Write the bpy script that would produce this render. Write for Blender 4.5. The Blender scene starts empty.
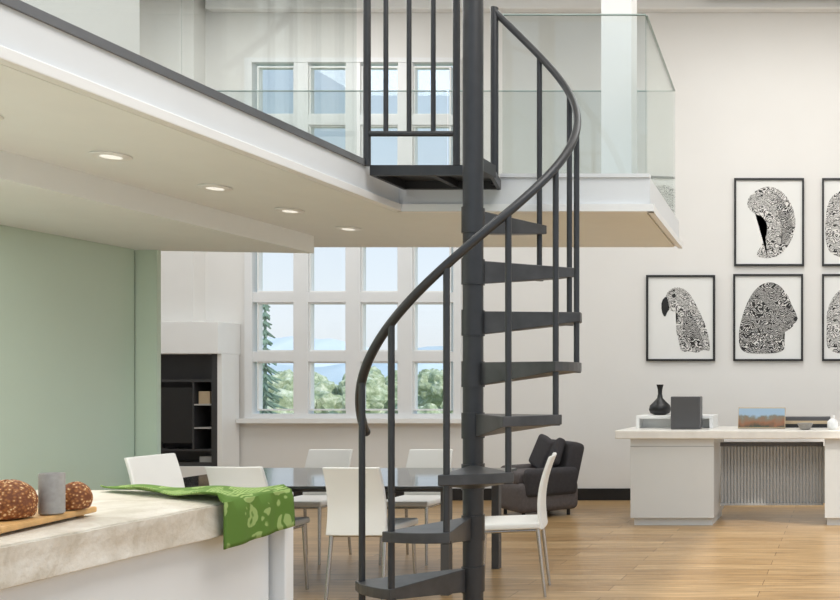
import bpy, bmesh, math, random
from mathutils import Vector, Matrix, noise
random.seed(7)
S=bpy.context.scene
S.view_settings.view_transform='Standard'
S.view_settings.look='None'

def lin(c):
    return tuple(((v/255)/12.92 if v/255<=0.04045 else ((v/255+0.055)/1.055)**2.4) for v in c)+(1,)

def mat(name,rgb,rough=0.5,metal=0.0,var=0.04,scale=6.0,bump=0.0,bscale=60,spec=0.5,emit=None,estr=0):
    m=bpy.data.materials.new(name); m.use_nodes=True
    nt=m.node_tree; b=nt.nodes['Principled BSDF']
    b.inputs['Roughness'].default_value=rough; b.inputs['Metallic'].default_value=metal
    b.inputs['Specular IOR Level'].default_value=spec
    tc=nt.nodes.new('ShaderNodeTexCoord'); n=nt.nodes.new('ShaderNodeTexNoise')
    n.inputs['Scale'].default_value=scale; n.inputs['Detail'].default_value=4
    nt.links.new(tc.outputs['Object'],n.inputs['Vector'])
    cr=nt.nodes.new('ShaderNodeValToRGB'); c=lin(rgb)
    cr.color_ramp.elements[0].position=0.3; cr.color_ramp.elements[1].position=0.7
    cr.color_ramp.elements[0].color=tuple(v*(1-var) for v in c[:3])+(1,)
    cr.color_ramp.elements[1].color=tuple(min(1,v*(1+var)) for v in c[:3])+(1,)
    nt.links.new(n.outputs['Fac'],cr.inputs['Fac']); nt.links.new(cr.outputs['Color'],b.inputs['Base Color'])
    if bump>0:
        n2=nt.nodes.new('ShaderNodeTexNoise'); n2.inputs['Scale'].default_value=bscale; n2.inputs['Detail'].default_value=6
        nt.links.new(tc.outputs['Object'],n2.inputs['Vector'])
        bp=nt.nodes.new('ShaderNodeBump'); bp.inputs['Strength'].default_value=bump; bp.inputs['Distance'].default_value=0.02
        nt.links.new(n2.outputs['Fac'],bp.inputs['Height']); nt.links.new(bp.outputs['Normal'],b.inputs['Normal'])
    if emit:
        b.inputs['Emission Color'].default_value=lin(emit); b.inputs['Emission Strength'].default_value=estr
    return m

M={}
M['wall']=mat('wall_paint',(227,226,223),0.8,var=0.012,scale=2)
M['green']=mat('sage_paint',(194,210,194),0.75,var=0.02,scale=2)
M['ceil']=mat('ceiling_paint',(234,234,233),0.8,var=0.01)
M['soffit']=mat('soffit_paint',(234,238,238),0.7,var=0.012)
M['fascia']=mat('fascia_paint',(222,225,227),0.45,var=0.01)
M['white']=mat('white_lacquer',(238,239,238),0.35,var=0.01)
M['frame']=mat('window_frame_white',(230,232,233),0.5,var=0.01)
M['metal']=mat('charcoal_metal',(60,61,63),0.36,metal=0.35,var=0.06,scale=20)
M['tread']=mat('tread_metal',(76,76,77),0.38,metal=0.3,var=0.25,scale=9)
M['channel']=mat('dark_aluminium',(118,120,124),0.35,metal=0.5)
M['black']=mat('black_satin',(22,22,23),0.4)
M['shelfback']=mat('dark_shelving',(50,50,52),0.5)
M['screen']=mat('screen_black',(10,10,12),0.1)
M['baseb']=mat('black_baseboard',(26,26,27),0.5)
M['leather']=mat('white_leather',(238,238,235),0.45,var=0.015)
M['chrome']=mat('chair_leg_steel',(190,190,190),0.25,metal=0.9)
M['fabric']=mat('charcoal_fabric',(92,86,86),0.9,var=0.12,scale=40,bump=0.3,bscale=300)
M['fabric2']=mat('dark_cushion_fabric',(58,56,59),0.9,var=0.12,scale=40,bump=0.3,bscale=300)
M['cab']=mat('cabinet_grey_white',(216,217,215),0.4,var=0.01)
M['marble']=mat('desk_white_marble',(234,231,224),0.3,var=0.05,scale=9)
M['slat']=mat('slat_grey',(170,170,168),0.5)
M['paper']=mat('art_paper',(230,231,229),0.8,var=0.01)
M['concrete']=mat('grey_ceramic',(160,156,150),0.7,var=0.1,scale=60)
M['boardwood']=mat('board_wood',(214,168,108),0.5,var=0.18,scale=25)
M['lamp']=mat('downlight_glow',(235,235,230),0.5,emit=(255,250,242),estr=.6)
M['bark']=mat('bark',(80,65,50),0.9)
M['tan']=mat('book_tan',(190,170,140),0.6)
M['greyh']=mat('dark_grey_box',(82,82,84),0.4)

def nodes_of(name,rough=0.5):
    m=bpy.data.materials.new(name); m.use_nodes=True
    nt=m.node_tree; b=nt.nodes['Principled BSDF']; b.inputs['Roughness'].default_value=rough
    tc=nt.nodes.new('ShaderNodeTexCoord'); return m,nt,b,tc
def ramp(nt,els):
    cr=nt.nodes.new('ShaderNodeValToRGB'); r=cr.color_ramp
    while len(r.elements)<len(els): r.elements.new(0.5)
    for e,(p,c) in zip(r.elements,els): e.position=p; e.color=c
    return cr
# floor oak planks
m,nt,b,tc=nodes_of('oak_planks',0.3); M['floor']=m
br=nt.nodes.new('ShaderNodeTexBrick'); br.offset=0.37; br.inputs['Scale'].default_value=1
br.inputs['Brick Width'].default_value=1.5; br.inputs['Row Height'].default_value=0.16; br.inputs['Mortar Size'].default_value=0.0025
br.inputs['Color1'].default_value=lin((196,166,124)); br.inputs['Color2'].default_value=lin((172,140,98)); br.inputs['Mortar'].default_value=lin((112,86,58))
br.inputs['Bias'].default_value=0.0
nt.links.new(tc.outputs['Object'],br.inputs['Vector'])
mp=nt.nodes.new('ShaderNodeMapping'); mp.inputs['Scale'].default_value=(1.5,22,1)
nt.links.new(tc.outputs['Object'],mp.inputs['Vector'])
n=nt.nodes.new('ShaderNodeTexNoise'); n.inputs['Scale'].default_value=1.6; n.inputs['Detail'].default_value=8; n.inputs['Distortion'].default_value=0.6
nt.links.new(mp.outputs['Vector'],n.inputs['Vector'])
cr=ramp(nt,[(0.28,(0.5,0.46,0.41,1)),(0.7,(1.12,1.1,1.06,1))]); nt.links.new(n.outputs['Fac'],cr.inputs['Fac'])
mx=nt.nodes.new('ShaderNodeMix'); mx.data_type='RGBA'; mx.blend_type='MULTIPLY'; mx.inputs['Factor'].default_value=0.85
nt.links.new(br.outputs['Color'],mx.inputs['A']); nt.links.new(cr.outputs['Color'],mx.inputs['B']); nt.links.new(mx.outputs['Result'],b.inputs['Base Color'])
# stone
m,nt,b,tc=nodes_of('travertine_stone',0.35); M['stone']=m
n=nt.nodes.new('ShaderNodeTexNoise'); n.inputs['Scale'].default_value=7; n.inputs['Detail'].default_value=10; n.inputs['Roughness'].default_value=0.65; n.inputs['Distortion'].default_value=0.8
nt.links.new(tc.outputs['Object'],n.inputs['Vector'])
cr=ramp(nt,[(0.3,lin((196,186,168))),(0.5,lin((220,212,198))),(0.7,lin((238,233,222)))]); nt.links.new(n.outputs['Fac'],cr.inputs['Fac']); nt.links.new(cr.outputs['Color'],b.inputs['Base Color'])
n2=nt.nodes.new('ShaderNodeTexNoise'); n2.inputs['Scale'].default_value=45; n2.inputs['Detail'].default_value=5
nt.links.new(tc.outputs['Object'],n2.inputs['Vector'])
bp=nt.nodes.new('ShaderNodeBump'); bp.inputs['Strength'].default_value=0.4; bp.inputs['Distance'].default_value=0.01
nt.links.new(n2.outputs['Fac'],bp.inputs['Height']); nt.links.new(bp.outputs['Normal'],b.inputs['Normal'])
# towel
m,nt,b,tc=nodes_of('leaf_print_towel',0.85); M['towel']=m
v=nt.nodes.new('ShaderNodeTexVoronoi'); v.inputs['Scale'].default_value=15
w=nt.nodes.new('ShaderNodeTexWave'); w.inputs['Scale'].default_value=26; w.inputs['Distortion'].default_value=5; w.inputs['Detail'].default_value=1
nt.links.new(tc.outputs['Object'],w.inputs['Vector']); nt.links.new(tc.outputs['Object'],v.inputs['Vector'])
ma=nt.nodes.new('ShaderNodeMath'); ma.operation='MULTIPLY'; nt.links.new(w.outputs['Fac'],ma.inputs[0]); 
r2=ramp(nt,[(0.5,(1,1,1,1)),(0.58,(0,0,0,1))]); nt.links.new(v.outputs['Distance'],r2.inputs['Fac']); nt.links.new(r2.outputs['Color'],ma.inputs[1])
cr=ramp(nt,[(0.25,lin((92,126,48))),(0.6,lin((156,180,108)))]); nt.links.new(ma.outputs[0],cr.inputs['Fac']); nt.links.new(cr.outputs['Color'],b.inputs['Base Color'])
# bread
m,nt,b,tc=nodes_of('bread_crust',0.7); M['bread']=m
v=nt.nodes.new('ShaderNodeTexVoronoi'); v.inputs['Scale'].default_value=120; nt.links.new(tc.outputs['Object'],v.inputs['Vector'])
n=nt.nodes.new('ShaderNodeTexNoise'); n.inputs['Scale'].default_value=25; nt.links.new(tc.outputs['Object'],n.inputs['Vector'])
ad=nt.nodes.new('ShaderNodeMath'); ad.operation='MULTIPLY_ADD'; nt.links.new(n.outputs['Fac'],ad.inputs[0]); ad.inputs[1].default_value=.5; nt.links.new(v.outputs['Distance'],ad.inputs[2])
cr=ramp(nt,[(0.40,lin((236,208,158))),(0.58,lin((170,108,56))),(0.95,lin((118,66,34)))]); nt.links.new(ad.outputs[0],cr.inputs['Fac']); nt.links.new(cr.outputs['Color'],b.inputs['Base Color'])
bp=nt.nodes.new('ShaderNodeBump'); bp.inputs['Strength'].default_value=0.6; bp.inputs['Distance'].default_value=0.004; bp.invert=True
nt.links.new(v.outputs['Distance'],bp.inputs['Height']); nt.links.new(bp.outputs['Normal'],b.inputs['Normal'])
# ink
def inkmat(name,lo,sc):
    m,nt,b,tc=nodes_of(name,0.8)
    n=nt.nodes.new('ShaderNodeTexNoise'); n.inputs['Scale'].default_value=5; n.inputs['Detail'].default_value=2; nt.links.new(tc.outputs['Object'],n.inputs['Vector'])
    w=nt.nodes.new('ShaderNodeTexVoronoi'); w.feature='DISTANCE_TO_EDGE'; w.inputs['Scale'].default_value=sc
    mm=nt.nodes.new('ShaderNodeMix'); mm.data_type='RGBA'; mm.inputs['Factor'].default_value=0.3
    nt.links.new(tc.outputs['Object'],mm.inputs['A']); nt.links.new(n.outputs['Color'],mm.inputs['B']); nt.links.new(mm.outputs['Result'],w.inputs['Vector'])
    w2=nt.nodes.new('ShaderNodeTexWave'); w2.wave_type='RINGS'; w2.inputs['Scale'].default_value=sc*.9; w2.inputs['Distortion'].default_value=7; nt.links.new(mm.outputs['Result'],w2.inputs['Vector'])
    ma=nt.nodes.new('ShaderNodeMath'); ma.operation='MULTIPLY'
    r1=ramp(nt,[(0.02,(0,0,0,1)),(0.06,(1,1,1,1))]); nt.links.new(w.outputs['Distance'],r1.inputs['Fac'])
    r2=ramp(nt,[(lo,(0,0,0,1)),(lo+.15,(1,1,1,1))]); nt.links.new(w2.outputs['Fac'],r2.inputs['Fac'])
    nt.links.new(r1.outputs['Color'],ma.inputs[0]); nt.links.new(r2.outputs['Color'],ma.inputs[1])
    cr=ramp(nt,[(0.1,lin((40,40,40))),(0.8,lin((222,221,218)))]); nt.links.new(ma.outputs[0],cr.inputs['Fac']); nt.links.new(cr.outputs['Color'],b.inputs['Base Color'])
    return m
M['ink']=inkmat('ink_engraving',.18,26); M['inkdark']=inkmat('ink_engraving_dark',.6,30)
# glass (thin sheet: transparent + facing-based reflection)
def glassmat(name,tint,k):
    m=bpy.data.materials.new(name); m.use_nodes=True; nt=m.node_tree; nt.nodes.clear()
    o=nt.nodes.new('ShaderNodeOutputMaterial'); t=nt.nodes.new('ShaderNodeBsdfTransparent'); g=nt.nodes.new('ShaderNodeBsdfGlossy')
    t.inputs['Color'].default_value=tint; g.inputs['Roughness'].default_value=0.01; g.inputs['Color'].default_value=(0.9,0.93,0.92,1)
    f=nt.nodes.new('ShaderNodeLayerWeight'); f.inputs['Blend'].default_value=0.5
    p=nt.nodes.new('ShaderNodeMath'); p.operation='POWER'; nt.links.new(f.outputs['Facing'],p.inputs[0]); p.inputs[1].default_value=3
    q=nt.nodes.new('ShaderNodeMath'); q.operation='MULTIPLY_ADD'; nt.links.new(p.outputs[0],q.inputs[0]); q.inputs[1].default_value=k; q.inputs[2].default_value=.03
    mx=nt.nodes.new('ShaderNodeMixShader'); nt.links.new(q.outputs[0],mx.inputs[0]); nt.links.new(t.outputs[0],mx.inputs[1]); nt.links.new(g.outputs[0],mx.inputs[2]); nt.links.new(mx.outputs[0],o.inputs[0]); return m
M['glass']=glassmat('balustrade_glass',(0.91,0.93,0.925,1),.45)
M['glassedge']=mat('glass_edge_green',(172,188,182),0.2)
M['pane']=glassmat('window_glass',(0.98,0.985,0.985,1),.2)
m,nt,b,tc=nodes_of('smoked_glass_top',0.08); b.inputs['Base Color'].default_value=lin((38,40,44)); M['smoked']=m
# foliage, greens paled to put outdoor haze into the colour
m,nt,b,tc=nodes_of('foliage',0.9); M['leaf']=m
n=nt.nodes.new('ShaderNodeTexNoise'); n.inputs['Scale'].default_value=3.5; n.inputs['Detail'].default_value=10; n.inputs['Roughness'].default_value=.75; nt.links.new(tc.outputs['Object'],n.inputs['Vector'])
cr=ramp(nt,[(0.36,lin((122,138,110))),(0.5,lin((172,184,150))),(0.62,lin((224,228,208)))]); nt.links.new(n.outputs['Fac'],cr.inputs['Fac']); nt.links.new(cr.outputs['Color'],b.inputs['Base Color'])
M['pine']=mat('pine_needles',(118,142,126),0.9,var=0.4,scale=3)
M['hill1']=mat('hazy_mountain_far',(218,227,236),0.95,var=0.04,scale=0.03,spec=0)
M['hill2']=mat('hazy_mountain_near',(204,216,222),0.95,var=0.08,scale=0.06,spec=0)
M['grass']=mat('meadow',(160,172,136),0.95,var=0.2,scale=0.4)

def sharpen(bm):
    for e in bm.edges:
        if len(e.link_faces)==2 and e.calc_face_angle(0)>.9: e.smooth=False
def new(name,bm,mt,parent=None,smooth=False,bevel=0,seg=2):
    bmesh.ops.recalc_face_normals(bm,faces=bm.faces)
    if smooth: sharpen(bm)
    me=bpy.data.meshes.new(name); bm.to_mesh(me); bm.free()
    ob=bpy.data.objects.new(name,me); S.collection.objects.link(ob); me.materials.append(M[mt] if isinstance(mt,str) else mt)
    if parent: ob.parent=parent
    if smooth:
        for p in me.polygons: p.use_smooth=True
    if bevel>0:
        md=ob.modifiers.new('bevel','BEVEL'); md.width=bevel; md.segments=seg; md.limit_method='ANGLE'
    return ob
def empty(name,loc=(0,0,0),rz=0):
    e=bpy.data.objects.new(name,None); S.collection.objects.link(e); e.location=loc; e.rotation_euler=(0,0,rz); e.empty_display_size=0.1; return e
def addbox(bm,x0,x1,y0,y1,z0,z1):
    vs=[bm.verts.new(p) for p in [(x0,y0,z0),(x1,y0,z0),(x1,y1,z0),(x0,y1,z0),(x0,y0,z1),(x1,y0,z1),(x1,y1,z1),(x0,y1,z1)]]
    for f in [(3,2,1,0),(4,5,6,7),(0,1,5,4),(1,2,6,5),(2,3,7,6),(3,0,4,7)]: bm.faces.new([vs[i] for i in f])
def box(name,x0,x1,y0,y1,z0,z1,mt,parent=None,bevel=0,seg=2,smooth=False):
    bm=bmesh.new(); addbox(bm,x0,x1,y0,y1,z0,z1); return new(name,bm,mt,parent,smooth,bevel,seg)
def prism(name,pts,z0,z1,mt,parent=None,bevel=0):
    bm=bmesh.new(); a=[bm.verts.new((p[0],p[1],z0)) for p in pts]; c=[bm.verts.new((p[0],p[1],z1)) for p in pts]
    bm.faces.new(a[::-1]); bm.faces.new(c); n=len(pts)
    for i in range(n): bm.faces.new([a[i],a[(i+1)%n],c[(i+1)%n],c[i]])
    return new(name,bm,mt,parent,False,bevel)
def addcyl(bm,p0,p1,r0,r1=None,seg=14):
    r1=r0 if r1 is None else r1
    p0=Vector(p0);p1=Vector(p1); d=(p1-p0); q=d.to_track_quat('Z','Y')
    a=[];c=[]
    for i in range(seg):
        t=2*math.pi*i/seg; v=Vector((math.cos(t),math.sin(t),0))
        a.append(bm.verts.new(p0+q@(v*r0))); c.append(bm.verts.new(p1+q@(v*r1)))
    for i in range(seg): bm.faces.new([a[i],a[(i+1)%seg],c[(i+1)%seg],c[i]])
    bm.faces.new(a[::-1]); bm.faces.new(c)
def cyl(name,p0,p1,r,mt,parent=None,r1=None,seg=16):
    bm=bmesh.new(); addcyl(bm,p0,p1,r,r1,seg); return new(name,bm,mt,parent,True)
def lathe(name,prof,loc,mt,parent=None,seg=28):
    bm=bmesh.new(); rings=[]
    for r,z in prof: rings.append([bm.verts.new((loc[0]+r*math.cos(2*math.pi*i/seg),loc[1]+r*math.sin(2*math.pi*i/seg),loc[2]+z)) for i in range(seg)])
    for k in range(len(rings)-1):
        for i in range(seg): bm.faces.new([rings[k][i],rings[k][(i+1)%seg],rings[k+1][(i+1)%seg],rings[k+1][i]])
    bm.faces.new(rings[0][::-1]); bm.faces.new(rings[-1])
    return new(name,bm,mt,parent,True)
def softbox(name,cx,cy,cz,sx,sy,sz,mt,parent,rot=(0,0,0),bev=0.04):
    bm=bmesh.new(); bmesh.ops.create_cube(bm,size=1)
    for v in bm.verts: v.co=Vector((v.co.x*sx,v.co.y*sy,v.co.z*sz))
    bmesh.ops.bevel(bm,geom=bm.edges[:]+bm.verts[:],offset=bev,segments=4,profile=0.6,affect='EDGES')
    ob=new(name,bm,mt,parent,True); ob.location=(cx,cy,cz); ob.rotation_euler=rot; return ob

# ---------------- room shell ----------------
BX0,BX1=-8.0,4.5; BY=9.9; CZ=5.55
box('floor',BX0,BX1,-1.0,BY,-0.1,0,'floor')
box('ceiling',BX0-.1,BX1+.1,-1.0,BY+.2,CZ,CZ+0.1,'ceil')
WX0,WX1,WZ0,WZ1=-6.63,-4.26,0.90,4.86
bm=bmesh.new()
addbox(bm,BX0-.1,WX0,BY,BY+.2,0,CZ); addbox(bm,WX1,BX1+.1,BY,BY+.2,0,CZ); addbox(bm,WX0,WX1,BY,BY+.2,0,WZ0); addbox(bm,WX0,WX1,BY,BY+.2,WZ1,CZ)
new('wall_back',bm,'wall')
box('wall_left',BX0-.1,BX0,5.7,BY,0,CZ,'wall')
box('wall_kitchen',-4.44,-4.32,-1,5.44,0,2.205,'green')
box('pillar_kitchen',-4.46,-4.19,5.45,5.48,0,2.099,'green')
box('wall_upper_left',-4.44,-4.32,-1,5.48,2.395,CZ,'wall')
box('wall_divider',BX0,-4.46,5.36,5.48,0,2.205,'wall')
bm=bmesh.new()
addbox(bm,BX1,BX1+.12,-1,0.5,0,CZ); addbox(bm,BX1,BX1+.12,8.5,BY,0,CZ); addbox(bm,BX1,BX1+.12,0.5,8.5,0,0.3); addbox(bm,BX1,BX1+.12,0.5,8.5,4.8,CZ)
new('wall_right',bm,'wall')
box('wall_breast',BX0,-7.08,9.72,9.9,1.95,CZ,'wall')
box('baseboard_back',-6.6,BX1,BY-.02,BY,0,0.13,'baseb')
box('trim_cornice',-7.0,BX1,BY-.12,BY,5.36,CZ,'white',bevel=.01)
box('trim_beam',-1.6,BX1,BY-.5,BY-.2,5.42,CZ,'white')

# window
W=empty('window_1')
bm=bmesh.new(); fy0,fy1=BY-.03,BY+.10
addbox(bm,WX0,WX0+.08,fy0,fy1,WZ0,WZ1); addbox(bm,WX1-.08,WX1,fy0,fy1,WZ0,WZ1)
addbox(bm,WX0+.08,WX1-.08,fy0+.003,fy1-.003,WZ0,WZ0+.05); addbox(bm,WX0+.08,WX1-.08,fy0+.003,fy1-.003,WZ1-.05,WZ1)
nx=4; pw=(WX1-WX0-.08)/nx
for i in range(1,nx):
    x=WX0+.04+pw*i; addbox(bm,x-.078,x+.078,fy0+.01,fy1-.01,WZ0+.05,WZ1-.05)
zr=(WZ1-WZ0-.06)/6
for j in range(1,6):
    z=WZ0+.03+zr*j; addbox(bm,WX0+.08,WX1-.08,fy0+.014,fy1-.014,z-.055,z+.055)
new('frame',bm,'frame',W)
bm=bmesh.new()
for i in range(nx):
    for j in range(6):
        xa=WX0+.04+pw*i+.079; xb=WX0+.04+pw*(i+1)-.079; za=WZ0+.03+zr*j+.056; zb=WZ0+.03+zr*(j+1)-.056; t=.016
        addbox(bm,xa,xa+t,fy0+.03,fy1-.03,za,zb);addbox(bm,xb-t,xb,fy0+.03,fy1-.03,za,zb);addbox(bm,xa+t,xb-t,fy0+.032,fy1-.032,za,za+t);addbox(bm,xa+t,xb-t,fy0+.032,fy1-.032,zb-t,zb)
new('sash_beads',bm,'white',W)
box('pane',WX0+.02,WX1-.02,BY+.04,BY+.046,WZ0+.02,WZ1-.02,'pane',W)
box('sill',WX0-.05,WX1+.05,BY-.09,BY-.001,WZ0-.05,WZ0-.001,'white',W)

# ---------------- mezzanine ----------------
Z=empty('mezzanine')
ZT,ZB,ZL=2.39,2.21,2.10
EX=-2.40; FY=4.80; KY=6.11
pts=[(-4.315,-1),(EX,-1),(EX,FY),(-1.061,FY),(-1.154,KY),(-7.99,KY),(-7.99,5.62),(-4.315,5.62)]
prism('slab',pts,ZB+.012,ZT,'fascia',Z)
pts2=[(-4.315,-1),(EX-.03,-1),(EX-.03,FY+.03),(-1.09,FY+.03),(-1.18,KY-.03),(-7.98,KY-.03),(-7.98,5.63),(-4.315,5.63)]
prism('soffit_panel',pts2,ZB,ZB+.012,'soffit',Z)
prism('dropped_soffit',[(-4.315,-1),(-3.33,-1),(-3.33,5.60),(-4.315,5.48)],ZL,ZB,'soffit',Z)
box('fascia_lip_left',EX-.02,EX+.025,-1,FY,ZB-.004,ZB+.035,'white',Z,bevel=.004)
prism('fascia_lip_front',[(EX+.0,FY-.025),(-1.035,FY-.025),(-1.04,FY+.02),(EX,FY+.02)],ZB-.004,ZB+.035,'white',Z)
prism('fascia_lip_end',[(-1.04,FY-.02),(-1.129,KY),(-1.16,KY),(-1.071,FY-.02)],ZB-.004,ZB+.035,'white',Z)
box('channel_left',EX-.03,EX+.012,-1,4.44,ZT-.02,ZT+.01,'channel',Z)
box('channel_front',-1.86,-1.063,FY-.01,FY+.03,ZT-.0,ZT+.02,'fascia',Z)
for i,(y) in enumerate([2.5,3.05,3.608,4.20,4.762,5.318]):
    lathe('downlight_%d'%i,[(.066,.0),(.07,-.004),(.064,-.008),(.042,-.008)],(-2.958,y,ZB),'white',Z)
    cyl('downlight_lens_%d'%i,(-2.958,y,ZB-.0085),(-2.958,y,ZB-.0095),.036,'lamp',Z)
column=box('mezzanine_column',-1.476,-1.296,5.36,5.5,ZT+.001,CZ-.001,'white')

# glass balustrade
G=empty('glass_balustrade'); GH=.87
def gpanel(n,a,b_,z0,z1,t=.012):
    a=Vector((a[0],a[1]));b_=Vector((b_[0],b_[1])); d=(b_-a).normalized(); nn=Vector((-d.y,d.x))*t/2
    p=[a+nn,a-nn,b_-nn,b_+nn]
    prism('glass_'+n,[(q.x,q.y) for q in p],z0,z1,'glass',G)
    e=Vector((-d.y,d.x))*(t/2+.001); p=[a+e,a-e,b_-e,b_+e]
    prism('edge_'+n,[(q.x,q.y) for q in p],z1,z1+.005,'glassedge',G)
ys=[-1,.8,2.05,3.25,4.40]
for i in range(4): gpanel('left_%d'%i,(EX-.01,ys[i]+.006),(EX-.01,ys[i+1]-.006),ZT+.01,ZT+GH)
gpanel('front',(-1.85,FY+.01),(-1.085,FY+.01),ZT+.02,ZT+GH)
gpanel('end',(-1.085,FY+.02),(-1.178,KY-.04),ZT,ZT+GH)
gpanel('rear_a',(-1.185,KY-.04),(-2.7,KY-.04),ZT,ZT+GH); gpanel('rear_b',(-2.712,KY-.04),(-4.3,KY-.04),ZT,ZT+GH); gpanel('rear_c',(-4.312,KY-.04),(-6,KY-.04),ZT,ZT+GH)

# ---------------- spiral staircase ----------------
ST=empty('spiral_staircase'); CX,CY=-1.79,4.286; R=.475; RISE=.2435; Z1=.42
cyl('column',(CX,CY,0),(CX,CY,3.45),.046,'metal',ST,seg=28)
cyl('base_plate',(CX,CY,0),(CX,CY,.012),.13,'metal',ST,seg=28)
def ang(n): return math.radians(220+30*(n-1))
def pol(r,a,z): return (CX+r*math.cos(a),CY+r*math.sin(a),z)
for n_ in range(0,9):
    zt=Z1+RISE*(n_-1); a0=ang(n_)-math.radians(3.5); a1=ang(n_)+math.radians(32)
    bm=bmesh.new(); rr=[.035,.12,.3,R+.022]
    K=6; top={};bot={}
    for i,r in enumerate(rr):
        for k in range(K+1):
            t=k/K
            am=(a0+a1)/2; wd=(a1-a0)/2
            a=am+(2*t-1)*wd
            dep=.112-(.112-.045)*((r-.035)/(R-.013))
            top[i,k]=bm.verts.new(pol(r,a,zt)); bot[i,k]=bm.verts.new(pol(r,a,zt-dep))
    for i in range(len(rr)-1):
        for k in range(K):
            bm.faces.new([top[i,k],top[i+1,k],top[i+1,k+1],top[i,k+1]])
            bm.faces.new([bot[i,k],bot[i,k+1],bot[i+1,k+1],bot[i+1,k]])
        bm.faces.new([top[i,0],bot[i,0],bot[i+1,0],top[i+1,0]]); bm.faces.new([top[i,K],top[i+1,K],bot[i+1,K],bot[i,K]])
    L=len(rr)-1
    for k in range(K):
        bm.faces.new([top[0,k],top[0,k+1],bot[0,k+1],bot[0,k]]); bm.faces.new([top[L,k],bot[L,k],bot[L,k+1],top[L,k+1]])
    new('tread_%d'%n_,bm,'tread',ST,bevel=.003)
    cyl('hub_%d'%n_,(CX,CY,zt-.118),(CX,CY,zt+.004),.052,'metal',ST,seg=28)
    bz=max(0,zt-RISE-.05) if n_>0 else 0
    if n_>=1:
        p=pol(R,ang(n_),0); cyl('baluster_%d'%n_,(p[0],p[1],bz),(p[0],p[1],zt+.885),.0135,'metal',ST)
        cyl('foot_%d'%n_,(p[0],p[1],bz),(p[0],p[1],bz+.012),.02,'metal',ST)
def tube(name,pts,r,mt,parent):
    cu=bpy.data.curves.new(name,'CURVE'); cu.dimensions='3D'; cu.bevel_depth=r; cu.bevel_resolution=5; cu.use_fill_caps=True
    sp=cu.splines.new('POLY'); sp.points.add(len(pts)-1)
    for i,p in enumerate(pts): sp.points[i].co=(p[0],p[1],p[2],1)
    ob=bpy.data.objects.new(name,cu); S.collection.objects.link(ob); cu.materials.append(M[mt]); ob.parent=parent
    for s in cu.splines: s.use_smooth=True
    return ob
pts=[]
for i in range(0,181):
    t=i/180; n_=0+9*t
    pts.append(pol(R,math.radians(220+30*(n_-1)),Z1+RISE*(n_-1)+.89))
tube('handrail',pts,.019,'metal',ST)
bm=bmesh.new(); bmesh.ops.create_uvsphere(bm,u_segments=16,v_segments=10,radius=.021,matrix=Matrix.Translation(pts[0])); new('rail_end',bm,'metal',ST,True)
pe=pts[-1]; cyl('end_post',(pe[0],pe[1],2.34),(pe[0],pe[1],pe[2]+.02),.02,'metal',ST)
# landing
LZ=2.372
lp=[(EX+.03,4.46),(-1.765,4.46),(-1.85,4.785),(EX+.03,4.785)]
prism('landing_plate',lp,LZ-.006,LZ,'tread',ST)
bm=bmesh.new(); addbox(bm,EX+.03,-1.765,4.45,4.47,LZ-.05,LZ+.001); addbox(bm,EX+.03,-1.85,4.765,4.785,LZ-.05,LZ-.007); addbox(bm,EX+.03,EX+.05,4.47,4.765,LZ-.05,LZ-.007); addbox(bm,-2.10,-2.07,4.47,4.765,LZ-.04,LZ-.007)
addbox(bm,CX-.04,CX+.04,CY,4.46,LZ-.06,LZ)
new('landing_frame',bm,'metal',ST)
prism('landing_edge',[(-1.785,4.46),(-1.765,4.46),(-1.85,4.785),(-1.87,4.785)],LZ-.05,LZ-.006,'metal',ST)
bm=bmesh.new()
for x,r in [(-2.388,.017),(-2.295,.0115),(-2.18,.0115),(-2.06,.0115),(-1.945,.017)]: addcyl(bm,(x,4.46,LZ if r>.015 else 2.53),(x,4.46,3.24),r)
for z in (2.53,3.25): addcyl(bm,(-2.39,4.46,z),(-1.94,4.46,z),.0135)
addcyl(bm,(CX,CY,LZ+.85),(-1.945,4.46,LZ+.85),.012)
new('landing_guard',bm,'metal',ST,True)

# ---------------- kitchen island ----------------
KI=empty('kitchen_island'); TZ=.90
def edgej(x,y,z):
    return Vector((noise.noise(Vector((x*6,y*9,z*14)))*.012,noise.noise(Vector((x*7+9,y*7,z*12)))*.006,0))
bm=bmesh.new()
addbox(bm,-3.65,-2.09,.9,3.33,TZ-.12,TZ)
bmesh.ops.subdivide_edges(bm,edges=bm.edges[:],cuts=24,use_grid_fill=True)
for v in bm.verts:
    if v.co.x>-2.1:
        v.co+=edgej(*v.co)
        if v.co.z>TZ-.005: v.co.x-=.012; v.co.z-=.006
        if v.co.z<TZ-.115: v.co.x-=.014; v.co.z+=.004
new('worktop',bm,'stone',KI,True)
box('cabinet',-3.6,-2.14,.95,3.32,0.08,TZ-.122,'white',KI,bevel=.003)
box('plinth',-3.55,-2.19,1.0,3.30,0,0.08,'greyh',KI)
box('end_panel',-3.62,-2.09,3.337,3.39,0,TZ-.012,'white',KI,bevel=.006)

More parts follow.
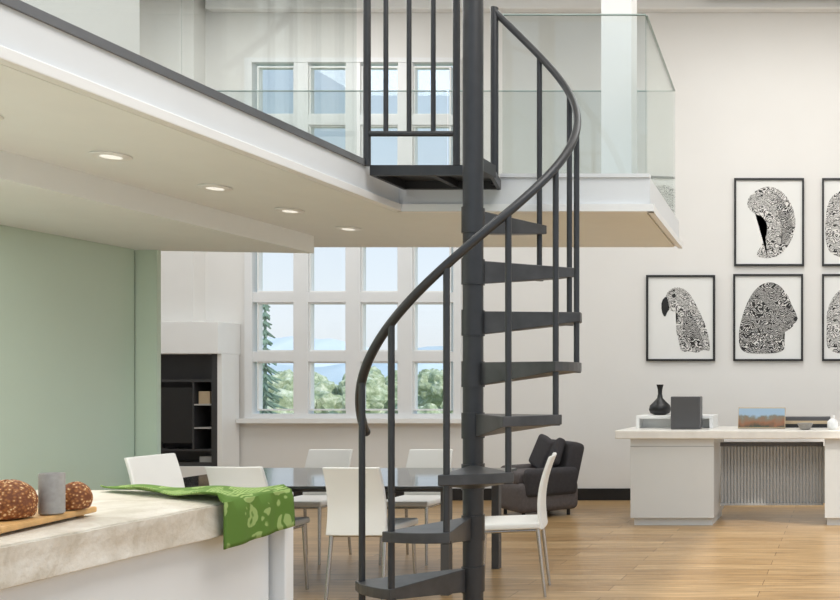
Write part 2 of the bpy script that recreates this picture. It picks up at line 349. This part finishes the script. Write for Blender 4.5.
CB=empty('chopping_board',(-2.387,2.477,TZ+.001),math.radians(11.3))
box('board',-.22,.17,-.20,.20,0.008,.026,'boardwood',CB,bevel=.005)
for i,(a,b_) in enumerate([(-.19,-.17),(.14,-.17),(-.19,.17),(.14,.17)]): cyl('foot_%d'%i,(a,b_,0),(a,b_,.009),.01,'boardwood',CB)
BT=TZ+.0285
def bread(name,loc,rx,ry,rz):
    bm=bmesh.new(); bmesh.ops.create_icosphere(bm,subdivisions=5,radius=1)
    for v in bm.verts:
        c=v.co.copy(); k=1+.05*noise.noise(c*2+Vector(loc)*7)
        g=abs(math.sin(c.x*3.4+c.y*1.2)); k-= .09*(1-min(1,g*5))*max(0,c.z)
        z=c.z*k
        if z<-.55: z=-.55+ (z+.55)*.12
        v.co=Vector((c.x*k*rx,c.y*k*ry,z*rz))
    zmin=min(v.co.z for v in bm.verts)
    ob=new(name,bm,'bread',None,True); ob.location=(loc[0],loc[1],BT-zmin+.0005); return ob
bread('bread_roll',(-2.285,2.445,0),.062,.062,.066)
bread('bread_roll',(-2.262,2.63,0),.040,.040,.050)
lathe('ceramic_cup',[(.025,0),(.029,.003),(.029,.112),(.027,.115),(.024,.112),(.024,.03)],(-2.247,2.537,BT),'concrete')

# towel
bm=bmesh.new(); U,V=60,30; grid={}
for i in range(U+1):
    for j in range(V+1):
        u=i/U; v_=j/V
        s=u*0.775
        xl=-2.72+s
        wfront=3.27-(.30*min(1,s/.6)); wback=3.32-.03*math.sin(s*5)
        y=wfront+(wback-wfront)*v_
        fold=.005*math.sin(y*52+s*7)+.005*math.sin(s*22+y*11)
        z=TZ+.013+fold+.010*math.exp(-((v_-.0)/.2)**2)
        if xl>-2.085:
            over=xl+2.085; x=-2.060+.005*math.sin(y*48); z=TZ+.008-over*1.0
            if over<.03: x=-2.085+over*.9; z=TZ+.012-over*.4
            z-= .03*(1-v_)*(over/.2)
        else: x=xl
        grid[i,j]=bm.verts.new((x,y,z))
for i in range(U):
    for j in range(V): bm.faces.new([grid[i,j],grid[i+1,j],grid[i+1,j+1],grid[i,j+1]])
tw=new('tea_towel',bm,'towel',None,True); sm=tw.modifiers.new('s','SOLIDIFY'); sm.thickness=.005; sm.offset=1

# ---------------- dining set ----------------
T=empty('dining_table')
box('top',-4.25,-2.36,5.27,6.40,.672,.69,'smoked',T,bevel=.003)
bm=bmesh.new()
for x in (-4.15,-2.46):
    for y in (5.50,6.28): addbox(bm,x-.025,x+.025,y-.025,y+.025,0,.672)
addbox(bm,-4.15,-2.46,5.49,5.51,.63,.67);addbox(bm,-4.15,-2.46,6.27,6.29,.63,.67)
new('legs',bm,'greyh',T)
def chair(x,y,deg,h=.79):
    C=empty('dining_chair',(x,y,0),math.radians(deg))
    softbox('seat',0,.02,.435,.36,.38,.04,'leather',C,bev=.015)
    bm=bmesh.new(); g={}
    nu,nv=8,14
    for s_,off in ((0,0),(1,.022)):
        for i in range(nu+1):
            for j in range(nv+1):
                t=j/nv; z=.41+(h-.41)*t; w=.175-.012*t; px=(2*i/nu-1)*w
                yb=-.165+.02*math.sin(t*math.pi)-.055*t*t-.012*(1-(2*i/nu-1)**2)
                g[s_,i,j]=bm.verts.new((px,yb-off,z))
    for i in range(nu):
        for j in range(nv):
            bm.faces.new([g[0,i,j],g[0,i+1,j],g[0,i+1,j+1],g[0,i,j+1]]); bm.faces.new([g[1,i,j],g[1,i,j+1],g[1,i+1,j+1],g[1,i+1,j]])
    for j in range(nv):
        for i in (0,nu): bm.faces.new([g[0,i,j],g[0,i,j+1],g[1,i,j+1],g[1,i,j]])
    for i in range(nu):
        for j in (0,nv): bm.faces.new([g[0,i,j],g[0,i+1,j],g[1,i+1,j],g[1,i,j]])
    new('back',bm,'leather',C,True,bevel=.006)
    bm=bmesh.new()
    for sx in (-1,1):
        addcyl(bm,(sx*.155,.18,.42),(sx*.165,.20,0),.012,.009); addcyl(bm,(sx*.155,-.155,.42),(sx*.165,-.20,0),.012,.009)
        addcyl(bm,(sx*.155,-.155,.405),(sx*.155,.18,.405),.009)
    for yy_ in (-.155,.18): addcyl(bm,(-.155,yy_,.405),(.155,yy_,.405),.009)
    new('legs',bm,'chrome',C,True)
    return C
chair(-3.56,5.44,0,.81); chair(-2.86,5.40,0,.81); 
chair(-3.92,6.58,180); chair(-3.16,6.58,180)
chair(-2.07,5.55,104,.85); chair(-3.58,4.90,-92,.90)

# ---------------- armchair ----------------
A=empty('armchair',(-3.07,8.85,0),math.radians(-48)); A.scale=(.86,.86,.95)
softbox('seat_base',0,0,.21,.72,.70,.30,'fabric',A,bev=.08)
softbox('seat_cushion',0,-.03,.40,.52,.60,.13,'fabric',A,bev=.05)
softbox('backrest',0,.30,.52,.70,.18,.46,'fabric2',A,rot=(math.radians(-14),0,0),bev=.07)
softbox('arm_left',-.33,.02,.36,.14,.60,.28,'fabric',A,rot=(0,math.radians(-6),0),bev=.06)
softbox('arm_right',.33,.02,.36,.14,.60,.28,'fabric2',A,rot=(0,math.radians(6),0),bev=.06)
bm=bmesh.new()
for sx in (-.26,.26):
    for sy in (-.26,.26): addcyl(bm,(sx,sy,0),(sx,sy,.08),.02)
new('feet',bm,'black',A)
softbox('throw_cushion',-.10,.12,.62,.36,.12,.34,'fabric2',A,rot=(math.radians(-20),math.radians(14),0),bev=.05)
softbox('throw_cushion_b',.13,.15,.62,.30,.10,.30,'fabric2',A,rot=(math.radians(-24),math.radians(-18),0),bev=.045)

# ---------------- desk ----------------
D=empty('desk')
box('top',-2.10,1.2,8.07,8.85,.79,.865,'marble',D,bevel=.008)
box('drawer_cabinet',-1.975,-1.22,8.13,8.80,.07,.789,'cab',D,bevel=.003)
box('drawer_recess',-1.975,-1.22,8.127,8.131,.715,.722,'slat',D)
box('cabinet_plinth',-1.95,-1.24,8.17,8.78,0,.07,'cab',D)
box('cabinet_right',-.22,.55,8.13,8.80,.07,.789,'cab',D,bevel=.003)
box('cabinet_plinth_right',-.20,.53,8.17,8.78,0,.07,'cab',D)
bm=bmesh.new()
for i in range(32):
    x=-1.19+i*.0305; addbox(bm,x,x+.019,8.40,8.425,.17,.70)
new('slats',bm,'slat',D)
box('slat_backing',-1.2,-.24,8.427,8.44,.17,.74,'cab',D)
box('slat_rail_top',-1.2,-.24,8.385,8.43,.70,.735,'greyh',D); box('slat_rail_bottom',-1.2,-.24,8.39,8.43,.15,.17,'slat',D)
box('riser_shelf',-2.0,-1.28,8.45,8.80,.955,.985,'white',D,bevel=.003); box('riser_side_a',-2.0,-1.97,8.45,8.80,.866,.955,'white',D); box('riser_side_b',-1.31,-1.28,8.45,8.80,.866,.955,'white',D); box('riser_back',-1.97,-1.31,8.6,8.62,.866,.955,'white',D)
lathe('vase',[(.05,0),(.09,.015),(.105,.05),(.095,.09),(.06,.125),(.028,.16),(.02,.20),(.022,.24),(.034,.29),(.03,.29),(.017,.24)],(-1.81,8.62,.986),'black')
sp=empty('speaker',(-1.50,8.32,.866)); softbox('body',0,0,.15,.27,.14,.30,'greyh',sp,bev=.008); box('grille',-.12,.12,-.073,-.0705,.02,.28,'greyh',sp)
m,nt,b,tc=nodes_of('landscape_print',0.5)
n=nt.nodes.new('ShaderNodeTexNoise'); n.inputs['Scale'].default_value=14; n.inputs['Detail'].default_value=5; nt.links.new(tc.outputs['Object'],n.inputs['Vector'])
sx=nt.nodes.new('ShaderNodeSeparateXYZ'); nt.links.new(tc.outputs['Object'],sx.inputs[0])
mr=nt.nodes.new('ShaderNodeMapRange'); mr.inputs['From Min'].default_value=0; mr.inputs['From Max'].default_value=.2; nt.links.new(sx.outputs['Z'],mr.inputs['Value'])
ad=nt.nodes.new('ShaderNodeMath'); ad.operation='MULTIPLY_ADD'; nt.links.new(n.outputs['Fac'],ad.inputs[0]); ad.inputs[1].default_value=.7; nt.links.new(mr.outputs[0],ad.inputs[2])
cr=ramp(nt,[(0.4,lin((58,66,52))),(0.62,lin((140,92,62))),(0.85,lin((120,116,100))),(1.05,lin((150,176,198)))]); nt.links.new(ad.outputs[0],cr.inputs['Fac']); nt.links.new(cr.outputs['Color'],b.inputs['Base Color'])
L=empty('landscape_book',(-.80,8.38,.868)); L.rotation_euler=(math.radians(-14),0,0)
box('cover',-.235,.205,.0,.022,0.004,.20,'tan',L); box('cover_image',-.23,.20,-.002,-.0005,.012,.19,m,L); box('pages',-.225,.196,.003,.019,.2,.202,'paper',L)
BK=empty('book_stack',(-.42,8.68,.866))
box('book_1',-.28,.30,-.12,.10,0,.035,'black',BK); box('book_2',-.25,.28,-.11,.10,.035,.065,'tan',BK); box('book_3',-.24,.26,-.10,.09,.065,.10,'greyh',BK)
lathe('small_bowl',[(.03,0),(.05,.01),(.07,.05),(.075,.06),(.068,.06),(.045,.02)],(-.40,8.2,.866),'concrete')
lathe('small_vase',[(.03,0),(.05,.02),(.05,.07),(.02,.1),(.024,.13),(.018,.13)],(-.15,8.25,.866),'white')

# ---------------- media unit ----------------
F=empty('media_unit')
ux0,ux1,uf,ub=-7.98,-6.69,9.60,9.88
bm=bmesh.new()
addbox(bm,ux0,ux1,uf-.06,ub+.015,1.60,1.94); addbox(bm,ux0,ux1,uf,ub,0,.40); addbox(bm,ux1-.05,ux1,uf,ub,.4,1.6); addbox(bm,ux0,ux0+.04,uf,ub,.4,1.6)
new('surround',bm,'white',F,bevel=.004)
bm=bmesh.new(); addbox(bm,ux0+.04,ux1-.05,ub-.02,ub,.4,1.6); addbox(bm,-6.80,-6.74,uf+.0,ub-.02,.4,1.6)
addbox(bm,ux0+.04,-6.80,uf+.02,ub-.02,.4,.44); addbox(bm,ux0+.04,-6.80,uf+.02,ub-.02,1.30,1.33); addbox(bm,ux0+.04,-6.80,uf+.02,ub-.02,.56,.58)
addbox(bm,-7.02,-7.00,uf+.02,ub-.02,.58,1.3)
new('dark_shelving',bm,'shelfback',F)
for i,z in enumerate((.80,1.05)): box('shelf_%d'%i,-7.0,-6.80,uf+.02,ub-.02,z,z+.015,'slat',F)
box('shelf_books',-6.98,-6.86,uf+.06,ub-.04,1.066,1.2,'tan',F); box('shelf_boxes',-6.97,-6.83,uf+.06,ub-.04,.44,.50,'slat',F)
TV=empty('television',(-7.4,9.66,.581)); box('screen',-.36,.36,0,.03,.06,.66,'screen',TV,bevel=.004); box('stand',-.12,.12,-.03,.1,0,.012,'black',TV); box('neck',-.03,.03,.0,.04,.01,.08,'black',TV)

# ---------------- wall art ----------------
def art(x0,x1,z0,z1,poly,extra=(),ink='ink'):
    w=x1-x0;h=z1-z0; P=empty('framed_print',(x0,BY-.035,z0))
    bm=bmesh.new(); t=.022
    addbox(bm,0,w,0,.03,0,t);addbox(bm,0,w,0,.03,h-t,h);addbox(bm,0,t,0,.03,t,h-t);addbox(bm,w-t,w,0,.03,t,h-t)
    new('frame',bm,'black',P)
    box('paper',t,w-t,.018,.026,t,h-t,'paper',P)
    def fill(nm,pl,y,mt):
        bm=bmesh.new(); a=[bm.verts.new((u*w,y,v*h)) for u,v in pl]; bm.faces.new(a); bmesh.ops.triangulate(bm,faces=bm.faces[:])
        new(nm,bm,mt,P)
    def sm(pl,n=2):
        for _ in range(n):
            q=[]
            for i in range(len(pl)):
                a=pl[i];b_=pl[(i+1)%len(pl)]; q+= [(a[0]*.75+b_[0]*.25,a[1]*.75+b_[1]*.25),(a[0]*.25+b_[0]*.75,a[1]*.25+b_[1]*.75)]
            pl=q
        return pl
    fill('drawing',sm(poly),.016,ink)
    for i,(pl,mt) in enumerate(extra): fill('detail_%d'%i,sm(pl,1),.0145-.0005*i,mt)
parrot=[(.36,.58),(.28,.64),(.27,.76),(.36,.85),(.50,.86),(.62,.80),(.72,.66),(.82,.50),(.90,.32),(.94,.1),(.84,.14),(.74,.09),(.62,.12),(.5,.10),(.47,.25),(.42,.38),(.46,.5),(.44,.58)]
lion=[(.1,.1),(.07,.3),(.12,.5),(.2,.68),(.32,.84),(.5,.92),(.66,.88),(.78,.76),(.84,.64),(.93,.5),(.88,.42),(.8,.36),(.7,.32),(.74,.2),(.72,.1),(.4,.08)]
moon=[(.3,.86),(.5,.92),(.7,.85),(.84,.68),(.89,.48),(.82,.28),(.66,.12),(.45,.08),(.3,.12),(.38,.22),(.46,.34),(.48,.46),(.42,.56),(.28,.60),(.18,.68),(.2,.78)]
pe=[([(.36,.76),(.40,.79),(.44,.76),(.40,.73)],'black'),([(.29,.76),(.22,.70),(.22,.58),(.27,.50),(.31,.58),(.34,.60),(.32,.70)],'black'),([(.58,.62),(.70,.50),(.80,.30),(.86,.12),(.70,.14),(.54,.26),(.52,.45)],'inkdark')]
le=[([(.76,.62),(.80,.64),(.83,.61),(.79,.6)],'black'),([(.88,.52),(.93,.5),(.9,.45),(.86,.47)],'black'),([(.14,.10),(.1,.3),(.16,.42),(.22,.28),(.32,.46),(.38,.28),(.5,.36),(.54,.12)],'inkdark')]
art(-2.225,-1.47,1.53,2.473,parrot,pe)
art(-1.26,-.493,2.572,3.536,moon,[([(.6,.85),(.8,.62),(.85,.4),(.66,.16),(.7,.4),(.62,.6)],'inkdark')])
art(-1.27,-.504,1.53,2.484,lion,le,'inkdark')
art(-.296,.47,2.572,3.536,[(.06,.2),(.04,.5),(.1,.8),(.4,.9),(.8,.8),(.9,.4),(.6,.1),(.2,.1)])
art(-.296,.47,1.53,2.484,[(.05,.1),(.08,.4),(.06,.6),(.25,.85),(.6,.9),(.85,.7),(.8,.3),(.5,.08)])

# ---------------- exterior ----------------
box('meadow_ground',-120,60,10.3,160,-7.2,-7,'grass')
def ridge(name,Y,x0,x1,base,prof,mt,seed,depth):
    bm=bmesh.new(); N=140; K=10; g={}
    for i in range(N+1):
        x=x0+(x1-x0)*i/N; t=i/N
        hh=prof(t)+ (noise.fractal(Vector((t*9+seed,seed,0)),1,2,5))*prof(t)*.22
        for k in range(K+1):
            q=k/K; y=Y-depth*(1-q); z=base+(hh-base)*q**1.1+noise.noise(Vector((x*.05,q*4,seed)))*(hh-base)*.08*(1-q)*4*q
            g[i,k]=bm.verts.new((x,y,z))
    for i in range(N):
        for k in range(K): bm.faces.new([g[i,k],g[i+1,k],g[i+1,k+1],g[i,k+1]])
    new(name,bm,mt,None,True)
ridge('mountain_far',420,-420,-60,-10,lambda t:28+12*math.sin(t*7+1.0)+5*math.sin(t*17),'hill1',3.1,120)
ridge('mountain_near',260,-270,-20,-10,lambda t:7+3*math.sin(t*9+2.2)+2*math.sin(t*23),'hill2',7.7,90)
bm=bmesh.new()
for i in range(42):
    Yt=random.uniform(27,40); x=random.uniform(-.72,-.40)*Yt; zt=random.uniform(.3,1.9) ; r=random.uniform(.8,1.8)
    for k in range(5):
        c=Vector((x+random.uniform(-r,r)*.7,Yt+random.uniform(-.8,.8),zt-r*.8-random.uniform(0,1.6)*k*.7)); rr=r*random.uniform(.45,.85)
        res=bmesh.ops.create_icosphere(bm,subdivisions=4,radius=rr)
        for v in res['verts']: v.co=v.co*(1+.35*noise.noise(v.co*2.4+c)+.22*noise.noise(v.co*8+c))+c
    addcyl(bm,(x,Yt,-7),(x,Yt,zt-r),.16,.1,8)
new('tree_grove',bm,'leaf',None,False)
bm=bmesh.new(); px,py=-13.3,20.5
addcyl(bm,(px,py,-7),(px,py,3.0),.10,.03,6)
for k in range(26):
    z=3.05-k*.2; r=.08+.028*k
    for q in range(12):
        a=q*.52+k*1.3; l=r*random.uniform(.6,1.3)
        addcyl(bm,(px,py,z),(px+math.cos(a)*l,py+math.sin(a)*l,z-.25*l-random.uniform(0,.12)),.05,.015,5)
new('pine_tree',bm,'pine',None,False)

# ---------------- lights ----------------
w=bpy.data.worlds.new('sky'); S.world=w; w.use_nodes=True; nt=w.node_tree; bg=nt.nodes['Background']
tc=nt.nodes.new('ShaderNodeTexCoord'); sx=nt.nodes.new('ShaderNodeSeparateXYZ'); nt.links.new(tc.outputs['Generated'],sx.inputs[0])
cr=ramp(nt,[(0.0,lin((220,220,214))),(0.49,lin((228,230,230))),(0.53,lin((234,243,250))),(0.75,lin((172,208,244)))])
mr=nt.nodes.new('ShaderNodeMapRange'); mr.inputs['From Min'].default_value=-1; nt.links.new(sx.outputs['Z'],mr.inputs['Value']); nt.links.new(mr.outputs[0],cr.inputs['Fac'])
nt.links.new(cr.outputs['Color'],bg.inputs['Color']); bg.inputs['Strength'].default_value=1.08
def area(name,loc,size,power,col=(1,.99,.975),rot=(0,0,0),sy=None):
    l=bpy.data.lights.new(name,'AREA'); l.energy=power; l.color=col; l.size=size
    if sy: l.shape='RECTANGLE'; l.size_y=sy
    o=bpy.data.objects.new(name,l); S.collection.objects.link(o); o.location=loc; o.rotation_euler=rot
area('ceiling_fill',(-.5,7.2,5.4),3,118,sy=3); area('ceiling_fill',(0.5,2.8,5.4),3,158,sy=3); area('ceiling_fill',(-6,8,5.4),2,80,sy=2); area('ceiling_fill',(-3.3,2.5,5.4),1.2,42,sy=3)  # unseen soft fills below the ceiling, added to brighten the room
area('kitchen_fill',(-3.8,2.6,2.09),.5,26,sy=3.2)  # added fill panel out of view, lifts the dim area under the mezzanine
l=bpy.data.lights.new('sun','SUN'); l.energy=2.6; l.angle=.02; l.color=(1,.94,.84); o=bpy.data.objects.new('sun',l); S.collection.objects.link(o)
o.rotation_euler=Vector((-.75,.35,-.62)).to_track_quat('-Z','Y').to_euler()
for i,y in enumerate([3.05,3.608,4.20,4.762,5.318]):
    l=bpy.data.lights.new('downlight_spot','SPOT'); l.energy=18; l.spot_size=2.5; l.spot_blend=.9; l.shadow_soft_size=.05; l.color=(1,.98,.94)
    o=bpy.data.objects.new('downlight_spot',l); S.collection.objects.link(o); o.location=(-2.958,y,ZB-.03)

# ---------------- camera ----------------
cd=bpy.data.cameras.new('camera'); co=bpy.data.objects.new('camera',cd); S.collection.objects.link(co); S.camera=co
co.location=(0,0,1.3); co.rotation_euler=(math.radians(90),0,0)
cd.sensor_width=36; cd.lens=36*900/840; cd.shift_x=-429/840; cd.shift_y=82/840; cd.clip_end=1000
